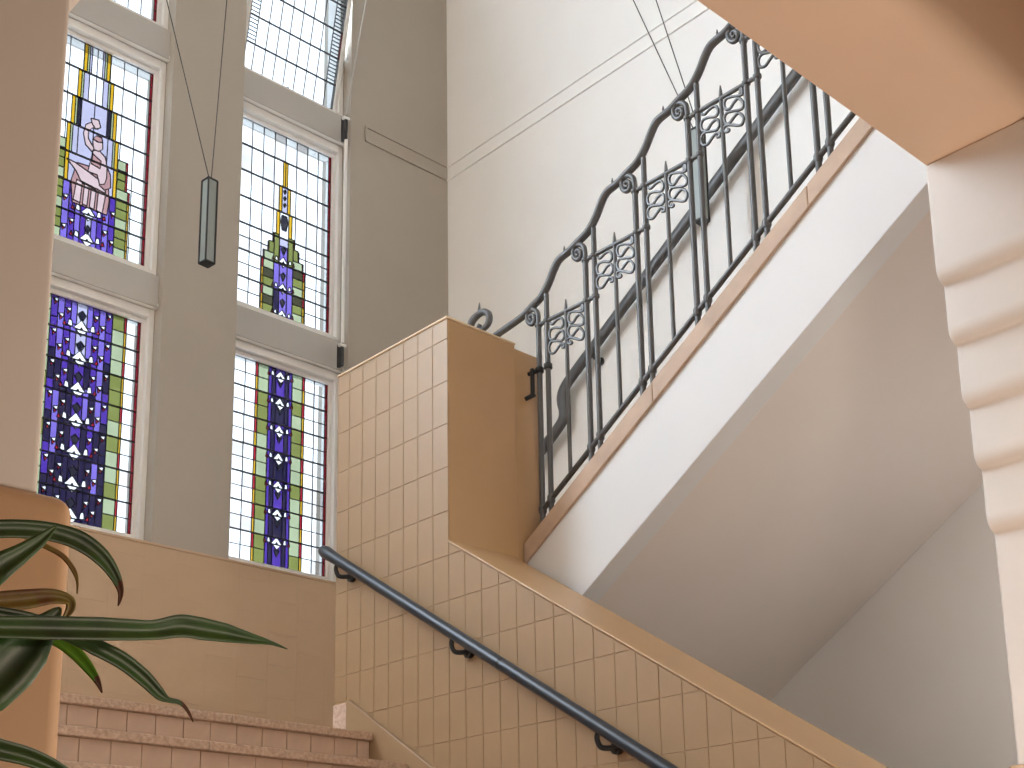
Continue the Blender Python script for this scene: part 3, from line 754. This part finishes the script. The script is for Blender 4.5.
# ------------------------------------------------------------------ plant in the foreground
pl = tag(empty('potted_dracaena', (.33, 1.13, FL)), 'tall potted plant with long glossy drooping leaves in front of the left pier', 'plant')
part(MB().lathe([(.13, 0), (.17, .02), (.20, .34), (.215, .36), (.215, .40), (.19, .40), (.185, .36)], (.30, 1.12, FL), 24), 'pot', M['pot'], pl, smooth=40)
part(MB().lathe([(.17, .33), (.18, .372), (.05, .385)], (.30, 1.12, FL), 20), 'soil', M['soil'], pl, smooth=40)
part(MB().tube(spline([(.30, 1.12, FL+.36), (.29, 1.13, FL+.9), (.325, 1.14, FL+1.4), (.35, 1.15, .02), (.37, 1.15, .25), (.375, 1.15, .36)], 6), .018, 10), 'stem', M['bark'], pl, smooth=60)
STM = (.365, 1.15, .27)
def leaf(pts, m, dy=0, fold=.35, tip=None):
    """ribbon leaf with a folded midrib; pts = centre line + half width, drawn in a slightly curved upright plane"""
    C = [Vector(p[:3])*(1+dy/1.15) for p in pts]; Wd = [p[3] for p in pts]
    C = [Vector((.366, 1.15, C[0].z-.02))] + C; Wd = [.004]+Wd
    cs = spline([(c.x, c.y, c.z) for c in C], 5); n = len(cs)
    ws = []
    for i in range(len(Wd)-1):
        for j in range(5): ws.append(Wd[i]+(Wd[i+1]-Wd[i])*j/5)
    ws.append(Wd[-1])
    v, f = [], []
    for i, c in enumerate(cs):
        t = (cs[min(i+1, n-1)]-cs[max(i-1, 0)]).normalized(); s_ = Vector((0, -1, 0)).cross(t)
        s_ = s_.normalized() if s_.length > 1e-4 else Vector((0, 0, 1))
        for k_ in range(-2, 3):
            v.append(tuple(c + s_*ws[i]*k_/2 + Vector((0, -1, 0))*(abs(k_)/2)**2*ws[i]*fold))
    for i in range(n-1):
        for k_ in range(4): f.append((i*5+k_, i*5+k_+1, (i+1)*5+k_+1, (i+1)*5+k_))
    me = bpy.data.meshes.new('leaf'); me.from_pydata(v, [], f); me.materials.append(m)
    if tip:
        me.materials.append(tip)
        for p in me.polygons:
            if p.index >= (n-1)*4*.83: p.material_index = 1
    for p in me.polygons: p.use_smooth = True
    o = bpy.data.objects.new('leaf', me); COL.objects.link(o)
    sd = o.modifiers.new('thickness', 'SOLIDIFY'); sd.thickness = .0012
    return under(o, pl)
L = M['leaf']
leaf([(0.3972,1.15,0.2902,0.0066),(0.4394,1.15,0.297,0.0093),(0.493,1.15,0.3047,0.0105),(0.5502,1.15,0.3128,0.0106),(0.6008,1.15,0.3199,0.0092),(0.6302,1.15,0.3285,0.011),(0.6542,1.15,0.3294,0.011),(0.6823,1.15,0.3297,0.0092),(0.7112,1.15,0.329,0.0055),(0.7349,1.15,0.3285,0.0023),(0.7556,1.15,0.3253,0.0005)], L, -.06, .5)
leaf([(0.4212,1.15,0.3083,0.0055),(0.4742,1.15,0.3099,0.0083),(0.5118,1.15,0.3048,0.0073),(0.5463,1.15,0.295,0.0083),(0.5717,1.15,0.2863,0.0087),(0.5948,1.15,0.2732,0.0083),(0.6121,1.15,0.26,0.0064),(0.6228,1.15,0.2555,0.0028),(0.6356,1.15,0.2541,0.0023),(0.6446,1.15,0.2463,0.0018),(0.6503,1.15,0.2372,0.0005)], L, -.03, .4, M['leafb'])
leaf([(0.3997,1.15,0.3646,0.0055),(0.4418,1.15,0.3862,0.0083),(0.4732,1.15,0.3938,0.0087),(0.5013,1.15,0.396,0.0092),(0.5258,1.15,0.3924,0.0101),(0.5463,1.15,0.3819,0.0092),(0.5602,1.15,0.3679,0.0064),(0.5681,1.15,0.3527,0.0032),(0.5668,1.15,0.3387,0.0006)], L, -.02, .4, M['leafb'])
leaf([(0.4204,1.15,0.319,0.0128),(0.4487,1.15,0.3514,0.0119),(0.4701,1.15,0.3705,0.0083),(0.4876,1.15,0.3874,0.0055),(0.5018,1.15,0.4038,0.0009)], L, -.07, .3)
leaf([(0.4400,1.15,0.385,0.003),(0.4689,1.15,0.3882,0.0028),(0.4917,1.15,0.3825,0.0028),(0.5093,1.15,0.3764,0.0028),(0.5206,1.15,0.3652,0.0028),(0.5252,1.15,0.3545,0.0014),(0.5258,1.15,0.3432,0.0004)], M['leafy'], .02, .3)
leaf([(0.4212,1.15,0.3083,0.0073),(0.4509,1.15,0.3216,0.0092),(0.4775,1.15,0.329,0.0092),(0.5004,1.15,0.3358,0.0073),(0.5166,1.15,0.3358,0.0055),(0.5199,1.15,0.3288,0.0046),(0.5131,1.15,0.3144,0.0018)], M['leafy'], .0, .4)
leaf([(0.4124,1.15,0.215,0.008),(0.4434,1.15,0.2424,0.0239),(0.4636,1.15,0.2673,0.0257),(0.4803,1.15,0.2879,0.022),(0.4974,1.15,0.3091,0.011),(0.5104,1.15,0.3272,0.0018)], L, -.04, .3)
leaf([(0.4400,1.15,0.302,0.003),(0.4841,1.15,0.3005,0.0037),(0.5076,1.15,0.2967,0.0064),(0.5243,1.15,0.2889,0.0073),(0.5385,1.15,0.2769,0.006),(0.549,1.15,0.2652,0.0037),(0.5555,1.15,0.2538,0.0005)], M['leaf2'], .0, .3, M['leafb'])
leaf([(0.421,1.15,0.2006,0.0073),(0.4557,1.15,0.1929,0.0092),(0.487,1.15,0.188,0.0083),(0.5103,1.15,0.1812,0.0073),(0.5342,1.15,0.1715,0.0046),(0.554,1.15,0.1595,0.0009)], L, -.05, .5)
for a in range(7):      # crown leaves away from the view
    an = 2.2+a*.55; dx, dy_ = math.cos(an), math.sin(an)*.8
    o = leaf([(.37+dx*.06, 1.15, .34, .008), (.37+dx*.16, 1.15, .43-.01*a, .012), (.37+dx*.28, 1.15, .40-.02*a, .011), (.37+dx*.38, 1.15, .28-.02*a, .005), (.37+dx*.42, 1.15, .20-.02*a, .0006)], L, 0, .3) if dx < -.3 else None
